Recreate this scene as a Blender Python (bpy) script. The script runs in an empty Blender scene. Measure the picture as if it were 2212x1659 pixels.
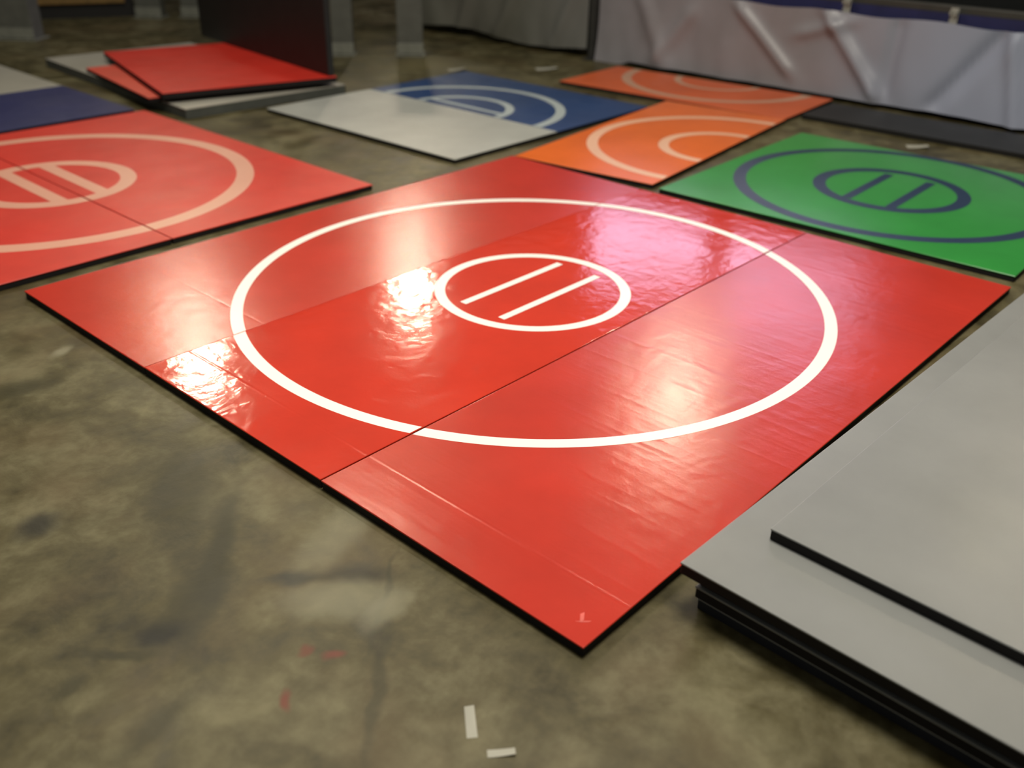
import bpy, bmesh, math, random
from mathutils import Vector, Matrix, noise
random.seed(4)
C = bpy.context.scene.collection
T = 0.032                       # thickness of one mat
R = math.radians

# ------------------------------------------------------------------ helpers
def link(name, me, m=None, parent=None):
    o = bpy.data.objects.new(name, me); C.objects.link(o)
    if m: me.materials.append(m)
    if parent: o.parent = parent
    return o
def from_bm(name, bm, m, parent=None, smooth=False):
    me = bpy.data.meshes.new(name); bm.normal_update(); bm.to_mesh(me); bm.free()
    if smooth:
        for p in me.polygons: p.use_smooth = True
    return link(name, me, m, parent)
def thing(name, label, cat, loc=(0,0,0), rz=0, group=None):
    o = bpy.data.objects.new(name, None); C.objects.link(o)
    o.empty_display_size = .1
    o.location = loc; o.rotation_euler = (0,0,rz)
    return tag(o, label, cat, group)
def tag(o, label, cat, group=None, kind=None):
    o['label'] = label; o['category'] = cat
    if group: o['group'] = group
    if kind: o['kind'] = kind
    return o
def add_box(bm, x0,x1,y0,y1,z0,z1, bevel=0, seg=2, mat=None):
    g = bmesh.ops.create_cube(bm, size=1)
    vs = g['verts']
    for v in vs:
        v.co = Vector((x0+(v.co.x+.5)*(x1-x0), y0+(v.co.y+.5)*(y1-y0), z0+(v.co.z+.5)*(z1-z0)))
        if mat: v.co = mat @ v.co
    if bevel:
        es = list({e for v in vs for e in v.link_edges})
        bmesh.ops.bevel(bm, geom=es, offset=bevel, segments=seg, affect='EDGES', profile=.6)
def box(name, m, parent, *a, **k):
    bm = bmesh.new(); add_box(bm, *a, **k); return from_bm(name, bm, m, parent)
def add_cyl(bm, x,y,z0,z1,r,n=16):
    bmesh.ops.create_cone(bm, cap_ends=True, segments=n, radius1=r, radius2=r, depth=z1-z0,
                          matrix=Matrix.Translation((x,y,(z0+z1)/2)))
def clip(bm, x0,x1,y0,y1):
    for co,no in (((x0,0,0),(-1,0,0)),((x1,0,0),(1,0,0)),((0,y0,0),(0,-1,0)),((0,y1,0),(0,1,0))):
        geom = bm.verts[:]+bm.edges[:]+bm.faces[:]
        bmesh.ops.bisect_plane(bm, geom=geom, dist=1e-6, plane_co=co, plane_no=no, clear_outer=True)
def ring_bm(cx,cy,ro,w,z,rect,n=240):
    bm = bmesh.new(); A=[];B=[]
    for i in range(n):
        t=2*math.pi*i/n; c,s=math.cos(t),math.sin(t)
        A.append(bm.verts.new((cx+ro*c,cy+ro*s,z))); B.append(bm.verts.new((cx+(ro-w)*c,cy+(ro-w)*s,z)))
    for i in range(n):
        j=(i+1)%n; bm.faces.new((A[i],A[j],B[j],B[i]))
    clip(bm,*rect)
    return bm
def quad_bm(x0,x1,y0,y1,z,rect):
    bm = bmesh.new()
    bm.faces.new([bm.verts.new(p) for p in ((x0,y0,z),(x1,y0,z),(x1,y1,z),(x0,y1,z))])
    clip(bm,*rect); return bm

# ------------------------------------------------------------------ materials
def nodes(name):
    m = bpy.data.materials.new(name); m.use_nodes = True
    nt = m.node_tree; b = nt.nodes['Principled BSDF']
    return m, nt, b
def N(nt, typ, **k):
    n = nt.nodes.new(typ)
    for a,v in k.items():
        if a in n.inputs.keys() if hasattr(n.inputs,'keys') else False: n.inputs[a].default_value = v
        else: setattr(n,a,v)
    return n
def math_(nt, op, a, b=None, c=None, clamp=False):
    n = nt.nodes.new('ShaderNodeMath'); n.operation = op; n.use_clamp = clamp
    for i,v in enumerate((a,b,c)):
        if v is None: continue
        if isinstance(v,(int,float)): n.inputs[i].default_value = v
        else: nt.links.new(v, n.inputs[i])
    return n.outputs[0]
def noise_(nt, vec, scale, detail=3, rough=.5, dist=0, w=None):
    n = nt.nodes.new('ShaderNodeTexNoise')
    n.inputs['Scale'].default_value = scale; n.inputs['Detail'].default_value = detail
    n.inputs['Roughness'].default_value = rough; n.inputs['Distortion'].default_value = dist
    nt.links.new(vec, n.inputs['Vector']); return n.outputs['Fac']
def mapping(nt, vec, loc=(0,0,0), rot=(0,0,0), sc=(1,1,1)):
    n = nt.nodes.new('ShaderNodeMapping')
    n.inputs['Location'].default_value = loc; n.inputs['Rotation'].default_value = rot; n.inputs['Scale'].default_value = sc
    nt.links.new(vec, n.inputs['Vector']); return n.outputs[0]
def maprange(nt, v, a,b,c,d, smooth=False):
    n = nt.nodes.new('ShaderNodeMapRange')
    if smooth: n.interpolation_type = 'SMOOTHSTEP'
    for i,x in zip(range(1,5),(a,b,c,d)): n.inputs[i].default_value = x
    nt.links.new(v, n.inputs[0]); return n.outputs[0]
def mix(nt, f, a, b):
    n = nt.nodes.new('ShaderNodeMix'); n.data_type='RGBA'
    for i,v in ((0,f),(6,a),(7,b)):
        if isinstance(v,(int,float)): n.inputs[i].default_value = v
        elif isinstance(v,(tuple,list)): n.inputs[i].default_value = (*v[:3],1)
        else: nt.links.new(v, n.inputs[i])
    return n.outputs[2]
def vinyl(name, col, rough=.3, rvar=.08, ripple=.0006, rscale=16, stretch=(1,1,1), creases=(), seed=0, colvar=.06, spec=.5, streak=0):
    m, nt, b = nodes(name)
    tc = nt.nodes.new('ShaderNodeTexCoord').outputs['Object']
    v = mapping(nt, tc, loc=(seed*3.7, seed*1.3, 0))
    mott = noise_(nt, v, 2.2, 4, .6)
    dark = tuple(c*(1-colvar*2) for c in col); lite = tuple(min(1,c*(1+colvar)) for c in col)
    c = mix(nt, maprange(nt, mott, .3,.7,0,1), dark, lite)
    nt.links.new(c, b.inputs['Base Color'])
    sm = noise_(nt, mapping(nt, tc, loc=(seed*1.9,3,0), sc=(1,1,1)), 3.4, 2, .5, .2)
    nt.links.new(maprange(nt, sm, .15,.85, rough-rvar*1.75, rough+rvar*1.75), b.inputs['Roughness'])
    b.inputs['Specular IOR Level'].default_value = spec
    # ripples + fine grain + creases
    rp = noise_(nt, mapping(nt, tc, loc=(seed,seed*2,0), sc=stretch), rscale, 3, .5, .3)
    fine = noise_(nt, v, 90, 2, .5)
    h = math_(nt,'ADD', math_(nt,'MULTIPLY',rp,ripple), math_(nt,'MULTIPLY',fine,ripple*.10))
    big = noise_(nt, v, 1.3, 1, .5)
    h = math_(nt,'ADD', h, math_(nt,'MULTIPLY',big,.0015))
    if streak:
        st = noise_(nt, mapping(nt, tc, rot=(0,0,R(4)), sc=(34,.5,1)), 1.0, 1, .4)
        st = math_(nt,'POWER', st, 3)
        h = math_(nt,'ADD', h, math_(nt,'MULTIPLY',st,streak))
    sep = nt.nodes.new('ShaderNodeSeparateXYZ'); nt.links.new(tc, sep.inputs[0])
    for cx,a in creases:
        d = math_(nt,'ABSOLUTE', math_(nt,'SUBTRACT', sep.outputs[0], cx))
        pulse = maprange(nt, d, 0, .009, 1, 0, True)
        h = math_(nt,'ADD', h, math_(nt,'MULTIPLY', pulse, a))
    bp = nt.nodes.new('ShaderNodeBump'); bp.inputs['Distance'].default_value = 1.0
    bp.inputs['Strength'].default_value = 1.0
    nt.links.new(h, bp.inputs['Height']); nt.links.new(bp.outputs[0], b.inputs['Normal'])
    return m
def plain(name, col, rough=.5, metal=0, var=.15, scale=6, spec=.5):
    m, nt, b = nodes(name)
    tc = nt.nodes.new('ShaderNodeTexCoord').outputs['Object']
    f = noise_(nt, tc, scale, 4, .6)
    c = mix(nt, maprange(nt,f,.3,.7,0,1), tuple(x*(1-var) for x in col), tuple(min(1,x*(1+var)) for x in col))
    nt.links.new(c, b.inputs['Base Color'])
    b.inputs['Roughness'].default_value = rough; b.inputs['Metallic'].default_value = metal
    b.inputs['Specular IOR Level'].default_value = spec
    return m

RED = (.56,.034,.017)
M = {}
M['red_l'] = vinyl('red_vinyl_soft', RED, .262,.005,.0014,15, creases=((.516,-.0003),), seed=1)
M['red_m'] = vinyl('red_vinyl_gloss', (.63,.041,.018), .125,.02,.0019,13,(1,1,1), creases=((.184,.0004),), seed=2)
M['red_r'] = vinyl('red_vinyl_streaked', RED, .24,.014,.0014,13, creases=((.19,.0005),), seed=3, streak=.0009)
M['red_left'] = vinyl('red_vinyl_left_mat', (.66,.038,.022), .42,.05,.0004,10, seed=4)
M['red_pile'] = vinyl('red_vinyl_pile', (.66,.034,.02), .40,.05,.0004,10, seed=5)
M['red_pale'] = vinyl('red_vinyl_faded', (.70,.085,.05), .45,.05,.0004,10, seed=6)
M['orange'] = vinyl('orange_vinyl', (.90,.17,.020), .24,.012,.0004,10, seed=7)
M['orange_far'] = vinyl('orange_red_vinyl', (.72,.13,.035), .42,.06,.0004,10, seed=8)
M['green'] = vinyl('green_vinyl', (.034,.31,.052), .24,.012,.0004,10, seed=9)
M['blue'] = vinyl('blue_vinyl', (.018,.055,.17), .37,.05,.0004,10, seed=10)
M['navy'] = vinyl('navy_vinyl', (.03,.034,.12), .40,.06,.0004,10, seed=11)
M['grey'] = vinyl('grey_vinyl', (.25,.258,.25), .37,.05,.0004,8, seed=12)
M['grey_lt'] = vinyl('light_grey_vinyl', (.42,.43,.39), .40,.065,.0004,8, seed=13)
M['grey_far'] = vinyl('warm_grey_vinyl', (.40,.38,.32), .42,.06,.0004,8, seed=14)
M['white'] = vinyl('white_paint', (.98,.965,.88), .36,.03,.0005,14, seed=15, colvar=.01)
M['cream'] = vinyl('cream_paint', (.74,.37,.26), .42,.04,.0004,14, seed=16, colvar=.02)
M['pale_paint'] = vinyl('pale_grey_paint', (.44,.50,.50), .42,.04,.0004,14, seed=17, colvar=.02)
M['navy_paint'] = vinyl('navy_paint', (.012,.035,.085), .40,.04,.0004,14, seed=18, colvar=.02)
M['peach'] = vinyl('peach_paint', (.88,.50,.32), .40,.04,.0004,14, seed=19, colvar=.02)
M['peach_far'] = vinyl('dull_peach_paint', (.62,.34,.22), .42,.04,.0004,14, seed=20, colvar=.02)
M['foam'] = plain('black_foam', (.012,.010,.010), .75, spec=.3)
M['foam_blue'] = plain('blue_black_foam', (.016,.018,.026), .6, spec=.4)
M['foam_grey'] = plain('dark_grey_foam', (.085,.09,.078), .65)
M['black_vinyl'] = plain('black_vinyl', (.012,.011,.010), .5, spec=.4)
M['dark_mat'] = plain('charcoal_vinyl', (.022,.023,.023), .5, spec=.35)
M['steel'] = plain('grey_painted_steel', (.11,.112,.095), .45, scale=9)
M['steel_dk'] = plain('dark_grey_steel', (.04,.04,.037), .5, scale=9)
M['steel_lt'] = plain('worn_grey_steel', (.20,.205,.17), .45, scale=9)
M['bolt'] = plain('bolt_steel', (.3,.3,.27), .35, metal=.6)
M['wood'] = plain('orange_brown_wood', (.20,.115,.03), .5, var=.3, scale=14)
M['rail'] = plain('dark_rail_steel', (.05,.049,.043), .45)
M['blue_cloth'] = plain('deep_blue_cloth', (.017,.018,.085), .7)
M['black_cloth'] = plain('black_cloth', (.009,.010,.010), .8, spec=.2)
M['clip'] = plain('pale_clip_metal', (.36,.35,.31), .4)
M['paper'] = plain('white_paper', (.42,.41,.34), .7)
M['wall'] = plain('dim_wall_paint', (.10,.095,.08), .8, scale=1.5)

def tarp_mat(name, a, b_, blue=None, y0=0, y1=1):
    m, nt, b = nodes(name)
    tc = nt.nodes.new('ShaderNodeTexCoord').outputs['Object']
    f = noise_(nt, tc, 1.6, 4, .6)
    c = mix(nt, maprange(nt,f,.3,.7,0,1), a, b_)
    if blue:
        sep = nt.nodes.new('ShaderNodeSeparateXYZ'); nt.links.new(tc, sep.inputs[0])
        c = mix(nt, maprange(nt, sep.outputs[1], y0, y1, 0, 1, True), c, blue)
    nt.links.new(c, b.inputs['Base Color']); b.inputs['Roughness'].default_value = .38
    return m
M['tarp'] = tarp_mat('lavender_lit_tarp', (.25,.24,.25), (.31,.30,.325), (.36,.39,.50), 3.0, 1.3)  # lavender light on the right end is painted into the colour
M['tarp_dk'] = tarp_mat('olive_grey_tarp', (.13,.132,.105), (.17,.165,.14), (.19,.19,.175), 6.2, 5.1)  # darker olive sheet, lighter towards the post

def floor_mat():
    m, nt, b = nodes('stained_concrete')
    tc = nt.nodes.new('ShaderNodeTexCoord').outputs['Object']
    a = noise_(nt, tc, 1.7, 5, .62, .4); d = noise_(nt, mapping(nt,tc,loc=(7,3,0)), 6.5, 5, .6, .3); e = noise_(nt, tc, 24, 4, .6)
    s = math_(nt,'ADD', math_(nt,'MULTIPLY',a,.5), math_(nt,'ADD', math_(nt,'MULTIPLY',d,.38), math_(nt,'MULTIPLY',e,.12)))
    r = nt.nodes.new('ShaderNodeValToRGB'); nt.links.new(s, r.inputs[0])
    cr = r.color_ramp; cr.elements[0].position=.40; cr.elements[0].color=(.036,.030,.010,1)
    cr.elements[1].position=.63; cr.elements[1].color=(.185,.165,.088,1)
    q=cr.elements.new(.5); q.color=(.088,.074,.031,1)
    c = r.outputs[0]
    gr = noise_(nt, mapping(nt,tc,loc=(2,9,0)), 2.3, 3, .5)
    c = mix(nt, maprange(nt,gr,.5,.72,0,.45), c, (.125,.085,.038))
    # individual oil stains, drag marks, red scuffs, pale spots and painted lamp sheen at their places on the slab
    wob = nt.nodes.new('ShaderNodeTexNoise'); wob.inputs['Scale'].default_value=9; nt.links.new(tc, wob.inputs['Vector'])
    wv = nt.nodes.new('ShaderNodeVectorMath'); wv.operation='MULTIPLY_ADD'
    nt.links.new(wob.outputs['Color'], wv.inputs[0]); wv.inputs[1].default_value=(.07,.07,0); wv.inputs[2].default_value=(-.035,-.035,0)
    ad = nt.nodes.new('ShaderNodeVectorMath'); nt.links.new(tc, ad.inputs[0]); nt.links.new(wv.outputs[0], ad.inputs[1])
    def stain_sheen(c, x,y,rx,ry,ang,col,k):
        mp = nt.nodes.new('ShaderNodeMapping'); mp.vector_type='TEXTURE'
        mp.inputs['Location'].default_value=(x,y,0); mp.inputs['Rotation'].default_value=(0,0,R(ang)); mp.inputs['Scale'].default_value=(rx,ry,1)
        nt.links.new(ad.outputs[0], mp.inputs['Vector'])
        ln = nt.nodes.new('ShaderNodeVectorMath'); ln.operation='LENGTH'; nt.links.new(mp.outputs[0], ln.inputs[0])
        return mix(nt, maprange(nt, ln.outputs['Value'], .25, 1.25, k, 0, True), c, col)
    DK=(.022,.021,.014)
    for st in STAINS_SHEEN: c = stain_sheen(c,*st)
    nt.links.new(c, b.inputs['Base Color'])
    nt.links.new(maprange(nt, d, .3,.7,.36,.56), b.inputs['Roughness'])
    b.inputs['Specular IOR Level'].default_value=.3
    bp = nt.nodes.new('ShaderNodeBump'); bp.inputs['Distance'].default_value=.006; bp.inputs['Strength'].default_value=.5
    nt.links.new(d, bp.inputs['Height']); nt.links.new(bp.outputs[0], b.inputs['Normal'])
    return m
DK=(.012,.0115,.008); OL=(.032,.029,.011); RD=(.17,.035,.022); SPOT_SHEEN=(.30,.285,.19)
STAINS_SHEEN = [(-.644,.796,.085,.055,-40,DK,.95),(-.56,.86,.14,.05,35,OL,.6),(-.297,.728,.085,.04,-45,DK,.9),(-.176,.628,.12,.05,-45,DK,.7),
 (-.658,1.436,.08,.07,0,DK,.85),(-.362,2.269,.16,.08,-20,OL,.7),(-.74,.80,.13,.022,-48,OL,.7),(-.88,.79,.05,.04,0,OL,.7),
 (-.40,.95,.40,.05,48,OL,.9),(-.296,1.303,.35,.14,60,OL,.7),(-.406,.444,.035,.015,-40,RD,.8),(-.44,.50,.02,.015,0,RD,.6),(-.565,.415,.04,.014,50,RD,.8),
 (-.20,.50,.22,.012,40,OL,.8),(-.40,.28,.25,.02,42,OL,.6),(-.12,2.45,.07,.03,40,SPOT_SHEEN,.6),(-.27,.58,.17,.09,-40,SPOT_SHEEN,.5),(-.10,.80,.24,.08,20,SPOT_SHEEN,.35),(-.22,.47,.10,.05,10,SPOT_SHEEN,.4),  # the trailing pale ovals paint the lamp sheen into the slab colour
 (-.80,.55,.12,.04,10,OL,.6),(2.4,4.0,.35,.12,20,OL,.5),(4.95,5.9,.5,.3,30,(.20,.17,.075),.5)]

# ------------------------------------------------------------------ setting
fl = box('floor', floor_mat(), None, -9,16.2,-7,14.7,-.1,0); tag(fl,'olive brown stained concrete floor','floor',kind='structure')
w = box('wall_back', M['wall'], None, -9,16.2,14.5,14.7,0,6.5); tag(w,'dim plain wall at the back of the hall','wall',kind='structure')
w = box('wall_right', M['wall'], None, 16.0,16.2,-7,14.5,0,6.5); tag(w,'dim plain wall on the right of the hall','wall',kind='structure')

# ------------------------------------------------------------------ mats
def mat_body(parent, x0,x1,y0,y1, topmat, foammat, z=0, t=T, nested=False):
    skin=.006
    bm=bmesh.new(); add_box(bm,x0,x1,y0,y1,z+t-skin,z+t,bevel=.0028,seg=3)
    top = from_bm('mat_panel' if nested else 'vinyl_cover', bm, topmat, parent)
    bm=bmesh.new(); add_box(bm,x0+.002,x1-.002,y0+.002,y1-.002,z,z+t-skin,bevel=.002,seg=1)
    from_bm('foam_core', bm, foammat, top if nested else parent)
    return top
def pieces(bm):
    # every connected run of a line is a mesh of its own
    todo=set(bm.faces); res=[]
    while todo:
        f=todo.pop(); comp=[f]; q=[f]
        while q:
            for e in q.pop().edges:
                for h in e.link_faces:
                    if h in todo: todo.discard(h); comp.append(h); q.append(h)
        nb=bmesh.new(); vm={}
        for h in comp:
            vs=[]
            for v in h.verts:
                if v not in vm: vm[v]=nb.verts.new(v.co)
                vs.append(vm[v])
            nb.faces.new(vs)
        res.append(nb)
    return res
def markings(parent, rect, z, c, ro, wo, ri, wi, bars, m, rect_in=None):
    zz=z+.0006; rc=(rect[0]+.003,rect[1]-.003,rect[2]+.003,rect[3]-.003)
    out=[]
    for nm,bm in [('outer_circle', ring_bm(*c,ro,wo,zz,rc)), ('inner_circle', ring_bm(*c,ri,wi,zz,rc))]+[('starting_line', quad_bm(*b,zz+.0004,rc)) for b in bars]:
        for piece in pieces(bm):
            out.append(from_bm(nm,piece,m,parent))
        bm.free()
    return out
def single(name,label,loc,rz,x1,y1,topmat,foam,t=T,group=None,mk=None,z0=0):
    r = thing(name,label,'mat',loc,rz,group)
    mat_body(r,0,x1,0,y1,topmat,foam,0,t)
    if mk: markings(r,(0,x1,0,y1),t,*mk)
    return r

# large red mat: three long panels, loose at the seams
S=3.048; H=3.088; g=.0015
big = thing('wrestling_mat','large red three-panel wrestling mat with sharp white circles in the middle of the floor','mat')
cc=(1.540,1.516); ROW=(cc,1.281,.050,.428,.046)
bars=[(1.220,1.858,1.608,1.643),(1.220,1.858,1.388,1.423)]
for y0,y1,mm,dz,tilt,foam in ((0,1.008,M['red_r'],0,0,M['foam']),(1.008,2.044,M['red_m'],0.0022,0,M['foam']),(2.044,S,M['red_l'],0.0004,0,M['foam'])):
    p = mat_body(big,0,H,y0+g,y1-g,mm,foam,0,T+dz,nested=True)
    markings(p,(0,H,y0+g,y1-g),T+dz,(cc[0]+(.004 if y0>2 else 0),cc[1]),1.281,.050,.428,.046,bars,M['white'])
    if y0==0:   # small scuff near the front corner
        bm=bmesh.new(); z=T+.0006
        for pts in ([(.062,.062),(.075,.060),(.098,.076),(.086,.080)],[(.056,.074),(.064,.060),(.078,.046),(.086,.044),(.070,.060)]):
            bm.faces.new([bm.verts.new((x,y,z)) for x,y in pts])
        sc=from_bm('scuff_mark',bm,plain('pale_scuff',(.75,.12,.09),.5),p)

# red mat at the left, two panels
lr = thing('wrestling_mat','red two-panel wrestling mat with pale circles, left of the large red mat','mat',(-.53,3.19,0),0)
for x0,x1 in ((0,1.305),(1.305,2.58)):
    p = mat_body(lr,x0+.003,x1-.003,0,2.58,M['red_left'],M['foam'],0,T,nested=True)
    markings(p,(x0+.003,x1-.003,0,2.58),T,(1.30,1.285),1.115,.10,.455,.09,[(1.145,1.225,.88,1.70),(1.385,1.465,.88,1.70)],M['cream'])

# half grey, half blue mat
gb = thing('wrestling_mat','half light grey and half blue wrestling mat lying behind the large red mat','mat',(2.76,3.24,0),R(.8))
cgb=(1.02,.99)
p=mat_body(gb,0,1.018,0,1.98,M['grey_lt'],M['foam'],0,T,nested=True)
p=mat_body(gb,1.022,2.14,0,1.98,M['blue'],M['foam'],0,T,nested=True); markings(p,(1.022,2.14,0,1.98),T,cgb,.83,.075,.44,.065,[(1.10,1.145,.62,1.36)],M['pale_paint'])

# navy and grey mat at the left edge
ng = thing('wrestling_mat','navy and warm grey two-strip mat cut off by the left edge of the photo','mat',(-.6,5.85,0),0)
mat_body(ng,0,2.61,0,1.16,M['navy'],M['foam'],0,T,nested=True)
mat_body(ng,0,2.61,1.164,2.55,M['grey_far'],M['foam'],0,T,nested=True)

# orange half mats
single('wrestling_mat','bright orange half mat with cut-off circles touching the back corner of the large red mat',
       (3.222,2.055,0),R(7.0),2.10,.99,M['orange'],M['foam'],mk=((1.03,.03),.90,.075,.42,.07,[],M['peach']))
single('wrestling_mat','dull orange half mat lying farthest back against the foot of the grey tarp',
       (5.314,2.32,0),R(4.0),.93,2.08,M['orange_far'],M['foam'],mk=((.95,1.03),.86,.085,.40,.06,[],M['peach_far']))

# green mat
single('wrestling_mat','green wrestling mat with dark navy circles at the right',
       (3.235,.03,0),R(1.5),1.84,1.955,M['green'],M['foam'],mk=((.94,.96),.905,.075,.44,.075,[(.60,1.24,1.055,1.11),(.60,1.24,.80,.855)],M['navy_paint']))

# pile at the back left
pile=single('folded_mat','grey mat at the bottom of the red pile at the back left',(2.18,5.42,0),R(-3.5),1.40,2.62,M['grey_far'],M['foam_grey'],t=.075)
single('folded_mat','faded red mat in the middle of the pile, its corner sticking out to the left',(2.10,5.78,.0755),R(-8.5),1.30,1.42,M['red_pale'],M['foam'],t=.034)
single('folded_mat','bright red mat lying askew on top of the pile at the back left',(2.15,5.66,.110),R(-15),1.37,1.96,M['red_pile'],M['foam'],t=.045)
# black panel standing on the pile
bd = thing('standing_panel','tall black panel standing upright behind the red pile','panel',(3.43,5.36,.1555),R(-7.8))
box('panel_face',M['black_vinyl'],bd,0,.05,0,2.42,0,1.25,bevel=.008)
box('edge_trim',M['dark_mat'],bd,.002,.048,-.012,0,0,1.25,bevel=.004)

# grey stack at the lower right
G='grey mats stacked at the lower right'
TS=.0355
lay=[('bottom mat of the grey stack at lower right, only its dark edge showing',.335,-.100,M['foam_blue']),
     ('second mat from the floor in the grey stack, dark edge set back',.330,-.092,M['foam']),
     ('third mat from the floor in the grey stack, dark edge under the overhanging mat',.338,-.098,M['foam_blue']),
     ('smooth grey mat with dark front edge, overhanging the lower mats of the right stack',.304,-.056,M['foam'])]
z=0
for lb,x,y,fm in lay:
    r=thing('stacked_mat',lb,'mat',(x,y-1.9,z),R(-1.7) if False else 0,G)
    r.rotation_euler=(0,0,0)
    a=R(-1.6); rr=Matrix.Rotation(a,4,'Z'); off=rr@Vector((0,-1.9,0)); r.location=(x+off.x,y+off.y,z); r.rotation_euler=(0,0,a)
    mat_body(r,0,3.0,0,1.9,M['grey'],fm,0,TS)
    z+=TS+.0003
a=R(-1.3); rr=Matrix.Rotation(a,4,'Z'); off=rr@Vector((0,-1.9,0))
r=thing('stacked_mat','topmost smooth grey mat of the right stack, set back from the front edge','mat',(.540+off.x,-.170+off.y,z),a,G)
mat_body(r,0,2.8,0,1.9,M['grey'],M['foam'],0,.034)

# black mat on the floor in front of the tarp
bm_=thing('floor_mat','flat charcoal mat on the floor below the tarp behind the green mat','mat',(5.60,-1.2,0),R(1.0))
mat_body(bm_,0,.56,0,3.50,M['dark_mat'],M['black_vinyl'],0,.036)

# ------------------------------------------------------------------ tarp barrier
def tarp(name,label,y0,y1,zb,zt,x,m,folds,amp,bulge,ny=150,nz=36):
    bm=bmesh.new(); grid=[]
    for i in range(ny+1):
        row=[]
        for k in range(nz+1):
            y=y0+(y1-y0)*i/ny; q=k/nz; zlo=zb(y); zz=zlo+(zt(y)-zlo)*q
            d=amp*(noise.noise(Vector((y*2.3,zz*1.3,7)))*.6+noise.noise(Vector((y*6,zz*2.5,3)))*.25)*(1-.75*q)
            for fy,fz,dy,dz,wd,h in folds:            # a fold: ridge along the line (fy,fz)->(fy+dy,fz+dz)
                L=math.hypot(dy,dz); u=((y-fy)*dy+(zz-fz)*dz)/L; v=(-(y-fy)*dz+(zz-fz)*dy)/L
                e=max(0,min(1,u/L)); uu=u-e*L
                d+=h*math.exp(-(v*v)/(wd*wd))*math.exp(-(uu*uu)/(.12*.12))
            d+=bulge*(1-q)**2
            row.append(bm.verts.new((x-d,y,zz)))
        grid.append(row)
    for i in range(ny):
        for k in range(nz): bm.faces.new((grid[i][k],grid[i+1][k],grid[i+1][k+1],grid[i][k+1]))
    o=from_bm(name,bm,m,None,True); tag(o,label,'tarp'); return o
FR=[(3.35,.60,-.45,-.38,.05,.05),(2.55,.62,-.45,-.50,.05,.06),(2.0,.6,.02,-.52,.05,-.04),(1.25,.62,.35,-.5,.06,-.05),(1.15,.6,-.15,-.55,.05,.06),
    (3.9,.5,.3,-.4,.07,.04),(4.4,.6,-.3,-.5,.08,.04),(2.45,.6,.3,-.1,.05,.03)]
tarp('tarp','pale lavender grey tarp hanging from the rail at the right',-.9,4.90,lambda y:.042-.038*max(0,min(1,(y-4.5)/.1))+.003*math.sin(y*5),lambda y:.682+.010*math.cos(y*7.2),6.34,M['tarp'],FR,.07,.03)
FL=[(5.2,.6,.25,-.5,.08,.05),(5.9,.62,.3,-.5,.09,.06),(6.6,.6,.2,-.5,.08,.05)]
tarp('tarp','darker olive grey tarp left of the dark post at the back',5.04,7.75,lambda y:.075+.03*math.sin(y*3),lambda y:.68,6.36,M['tarp_dk'],FL,.08,.02)
ps=thing('tarp_post','dark grey steel post in the gap between the two tarps','post',(6.36,4.97,0))
box('pole',M['steel_dk'],ps,-.03,.03,-.035,.035,.012,.95,bevel=.005); box('base_plate',M['steel_dk'],ps,-.09,.09,-.06,.06,0,.012,bevel=.003)
rl=thing('tarp_rail','dark grey horizontal rail along the top of the pale tarp','rail',(6.50,0,0))
box('rail_tube',M['rail'],rl,-.03,.03,-.9,7.8,.735,.80,bevel=.012)
for y in (-.85,5.35,7.7):
    box('rail_leg',M['rail'],rl,.0,.05,y-.025,y+.025,0,.735,bevel=.005)
bs=tarp('cloth_strip','deep blue cloth strip showing between the rail and the pale tarp',-.9,4.9,lambda y:.0005,lambda y:.745,6.455,M['blue_cloth'],[],.0,.0,60,8)
bs['category']='cloth'
for i,(y,lb) in enumerate(((2.47,'pale spring clip on the rail, nearer the middle of the photo'),(1.63,'dull spring clip on the rail, nearer the right edge of the photo'))):
    c=thing('spring_clip',lb,'clip',(6.40,y,.69),0,'clips holding the tarp to the rail')
    box('jaw',M['clip'],c,-.012,.0,-.03,.03,-.02,.10,bevel=.004)
    for s in (-1,1):
        bm=bmesh.new(); add_box(bm,-.045,-.012,s*.018-.008,s*.018+.008,.05,.08,bevel=.004); from_bm('handle',bm,M['clip'],c)
bc=tarp('cloth','black cloth hanging behind and above the rail at the top right',-1.2,7.9,lambda y:.0005,lambda y:1.6,6.72,M['black_cloth'],[(3,1.2,-.1,-.9,.2,.05),(1.5,1.3,.1,-.9,.2,.05)],.05,.0,80,20)  # left stretch added as a screen against window light under the tarps
bc['category']='cloth'

# ------------------------------------------------------------------ steel uprights in the background
def upright(label,x,y,rz,wd,dp,h=1.5):
    u=thing('steel_upright',label,'post',(x,y,0),R(rz),'grey steel uprights at the back')
    t=.012
    bm=bmesh.new()
    add_box(bm,-wd/2,wd/2,-dp/2,-dp/2+t,.014,h,bevel=.003)
    add_box(bm,-wd/2,-wd/2+t,-dp/2+t,dp/2,.014,h,bevel=.003); add_box(bm,wd/2-t,wd/2,-dp/2+t,dp/2,.014,h,bevel=.003)
    from_bm('channel',bm,M['steel'],u)
    box('foot_plate',M['steel_lt'],u,-wd*.58,wd*.58,-dp/2-.05,dp/2+.05,0,.014,bevel=.003)
    box('foot_collar',M['steel_lt'],u,-wd*.52,wd*.52,-dp/2-.018,-dp/2-.002,.02,.12,bevel=.004)
    for sx in (-1,1):
        bm=bmesh.new(); add_cyl(bm,sx*wd*.38,-dp/2-.035,.014,.03,.014,6); from_bm('bolt',bm,M['bolt'],u)
    return u
upright('broad grey steel upright at the far left edge of the photo',2.83,9.70,-52,.40,.20)
upright('grey steel upright just right of the wooden platform',4.60,10.25,-50,.30,.16)
upright('grey steel upright touching the left edge of the black panel in the view',5.02,9.95,-50,.30,.16)
upright('grey steel upright just right of the black panel',4.72,6.78,-44,.20,.16)
upright('grey steel upright left of the darker olive tarp',5.20,6.34,-44,.25,.16)
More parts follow.
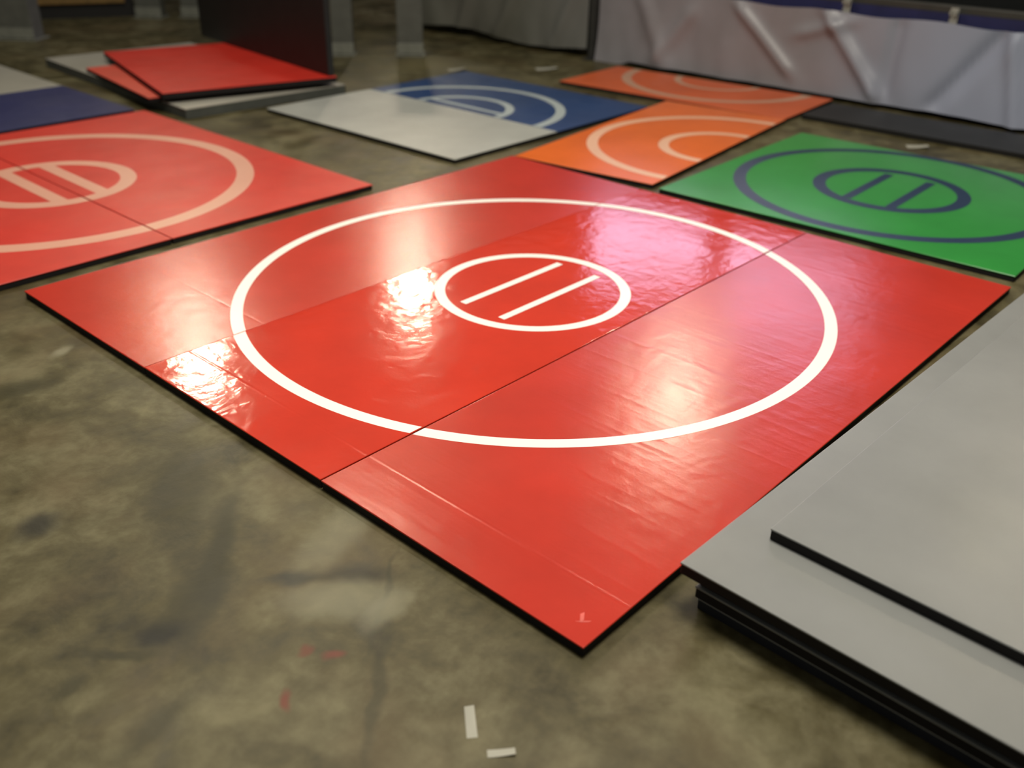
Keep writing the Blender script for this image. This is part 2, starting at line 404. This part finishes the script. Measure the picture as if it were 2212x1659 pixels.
wp=thing('wooden_platform','low orange-brown wooden platform with dark underside at the back left','platform',(3.25,10.95,0),R(-24))
box('wooden_top',M['wood'],wp,0,1.25,0,.9,.16,.26,bevel=.006)
box('shade_block',M['black_vinyl'],wp,.03,1.35,.06,.85,0,.16)  # black block filled in where the space below the top is only shadow

# ------------------------------------------------------------------ litter
def scrap(label,x,y,z,l,wd,rz,curl=.006):
    bm=bmesh.new(); n=8; A=[]
    for i in range(n+1):
        u=i/n; A.append((bm.verts.new((l*(u-.5),-wd/2,.0008+curl*u*u)),bm.verts.new((l*(u-.5),wd/2*(1-.15*u),.0008+curl*.6*u*u))))
    for i in range(n): bm.faces.new((A[i][0],A[i+1][0],A[i+1][1],A[i][1]))
    o=from_bm('paper_scrap',bm,M['paper'],None,True); o.location=(x,y,z); o.rotation_euler=(0,0,R(rz))
    tag(o,label,'scrap','pale scraps lying on the floor'); return o
scrap('slim white scrap on the floor near the bottom edge, below the front corner',-.322,.06,0,.085,.024,50)
scrap('dull pale scrap on the floor right beside the slim white one at the bottom',-.335,-.045,0,.06,.020,-42)
scrap('pale flat piece painting a highlight at the back corner of the blue half mat',4.97,5.46,0,.16,.10,-40,.03)  # white corner highlight of the mat made as a pale flat piece
scrap('pale scrap on the floor left of the dull orange half mat',5.62,4.93,0,.20,.12,-40,.02)
scrap('pale scrap on the floor between the green mat and the charcoal mat',5.36,1.33,0,.14,.09,-60,.02)

# ------------------------------------------------------------------ camera
f,yaw,pitch,roll=2038.875,.7306,-.5017,.0202
cx,cy,cz=-1.3605,-.9731,1.6548
fw=Vector((math.cos(pitch)*math.cos(yaw),math.cos(pitch)*math.sin(yaw),math.sin(pitch)))
r0=Vector((math.sin(yaw),-math.cos(yaw),0)); u0=r0.cross(fw)
rr=math.cos(roll)*r0+math.sin(roll)*u0; uu=-math.sin(roll)*r0+math.cos(roll)*u0
cam=bpy.data.cameras.new('camera'); co=bpy.data.objects.new('camera',cam); C.objects.link(co)
co.matrix_world=Matrix(((rr.x,uu.x,-fw.x,cx),(rr.y,uu.y,-fw.y,cy),(rr.z,uu.z,-fw.z,cz),(0,0,0,1)))
cam.sensor_width=36; cam.sensor_fit='HORIZONTAL'; cam.lens=f/2212*36
cam.clip_end=200
cam.dof.use_dof=True; cam.dof.focus_distance=2.95; cam.dof.aperture_fstop=1.4
bpy.context.scene.camera=co

# ------------------------------------------------------------------ light
def area(name,loc,target,power,col,size,size_y=None,shape='DISK',spread=None):
    l=bpy.data.lights.new(name,'AREA'); l.energy=power; l.color=col; l.shape=shape; l.size=size
    if size_y: l.size_y=size_y
    if spread: l.spread=spread
    o=bpy.data.objects.new(name,l); C.objects.link(o); o.location=loc
    d=Vector(target)-Vector(loc); o.rotation_euler=d.to_track_quat('-Z','Y').to_euler(); return o
WARM=(1.0,.86,.62)
area('hall_fill_light',(1.2,.6,6.0),(1.6,1.2,0),345,(1,.93,.80),2.2)  # unseen soft overhead light added for the general level
area('hall_fill_light',(1.2,5.6,6.0),(1.4,5.6,0),95,(1,.93,.80),1.6)  # second overhead light added to brighten the back left
# high-bay lamps farther down the hall, the ones mirrored in the vinyl
for x,y,z,p,sz,aim in ((9.95,11.82,5.5,5.6,.50,(1.2,1.9,0)),(5.39,11.91,5.5,6.2,.50,(.2,1.96,0)),(9.39,5.43,5.5,5,.60,(1.1,.5,0)),
                       (9.15,.24,5.5,3,.55,(1.0,-.7,.15)),(3.7,5.95,5.6,4,.6,(-.2,.6,0))):
    area('high_bay_lamp',(x,y,z),aim,p,WARM,sz,spread=R(46))
# pale violet window bands on the right-hand wall
def window_light(az0,az1,el0,el1,D,L,col):
    az=R((az0+az1)/2); w=D*R(az1-az0); zc=-1.6+D*(math.tan(R(el0))+math.tan(R(el1)))/2; h=D*(math.tan(R(el1))-math.tan(R(el0)))
    x=cx+D*math.cos(az); y=cy+D*math.sin(az)
    area('window_light',(x,y,zc),(1.5,1.0,0),L*math.pi*w*h,col,w,h,'RECTANGLE')
window_light(29.9,36.8,14.4,22.0,15.5,4.2,(.80,.68,1.0))
window_light(20.5,28.4,14.4,25.0,15.5,4.2,(.80,.68,1.0))
wd=bpy.data.worlds.new('hall_air'); bpy.context.scene.world=wd; wd.use_nodes=True
bg=wd.node_tree.nodes['Background']; bg.inputs[0].default_value=(.95,.93,.85,1); bg.inputs[1].default_value=.14
sc=bpy.context.scene
sc.view_settings.view_transform='Standard'; sc.view_settings.look='None'; sc.view_settings.exposure=0; sc.view_settings.gamma=1
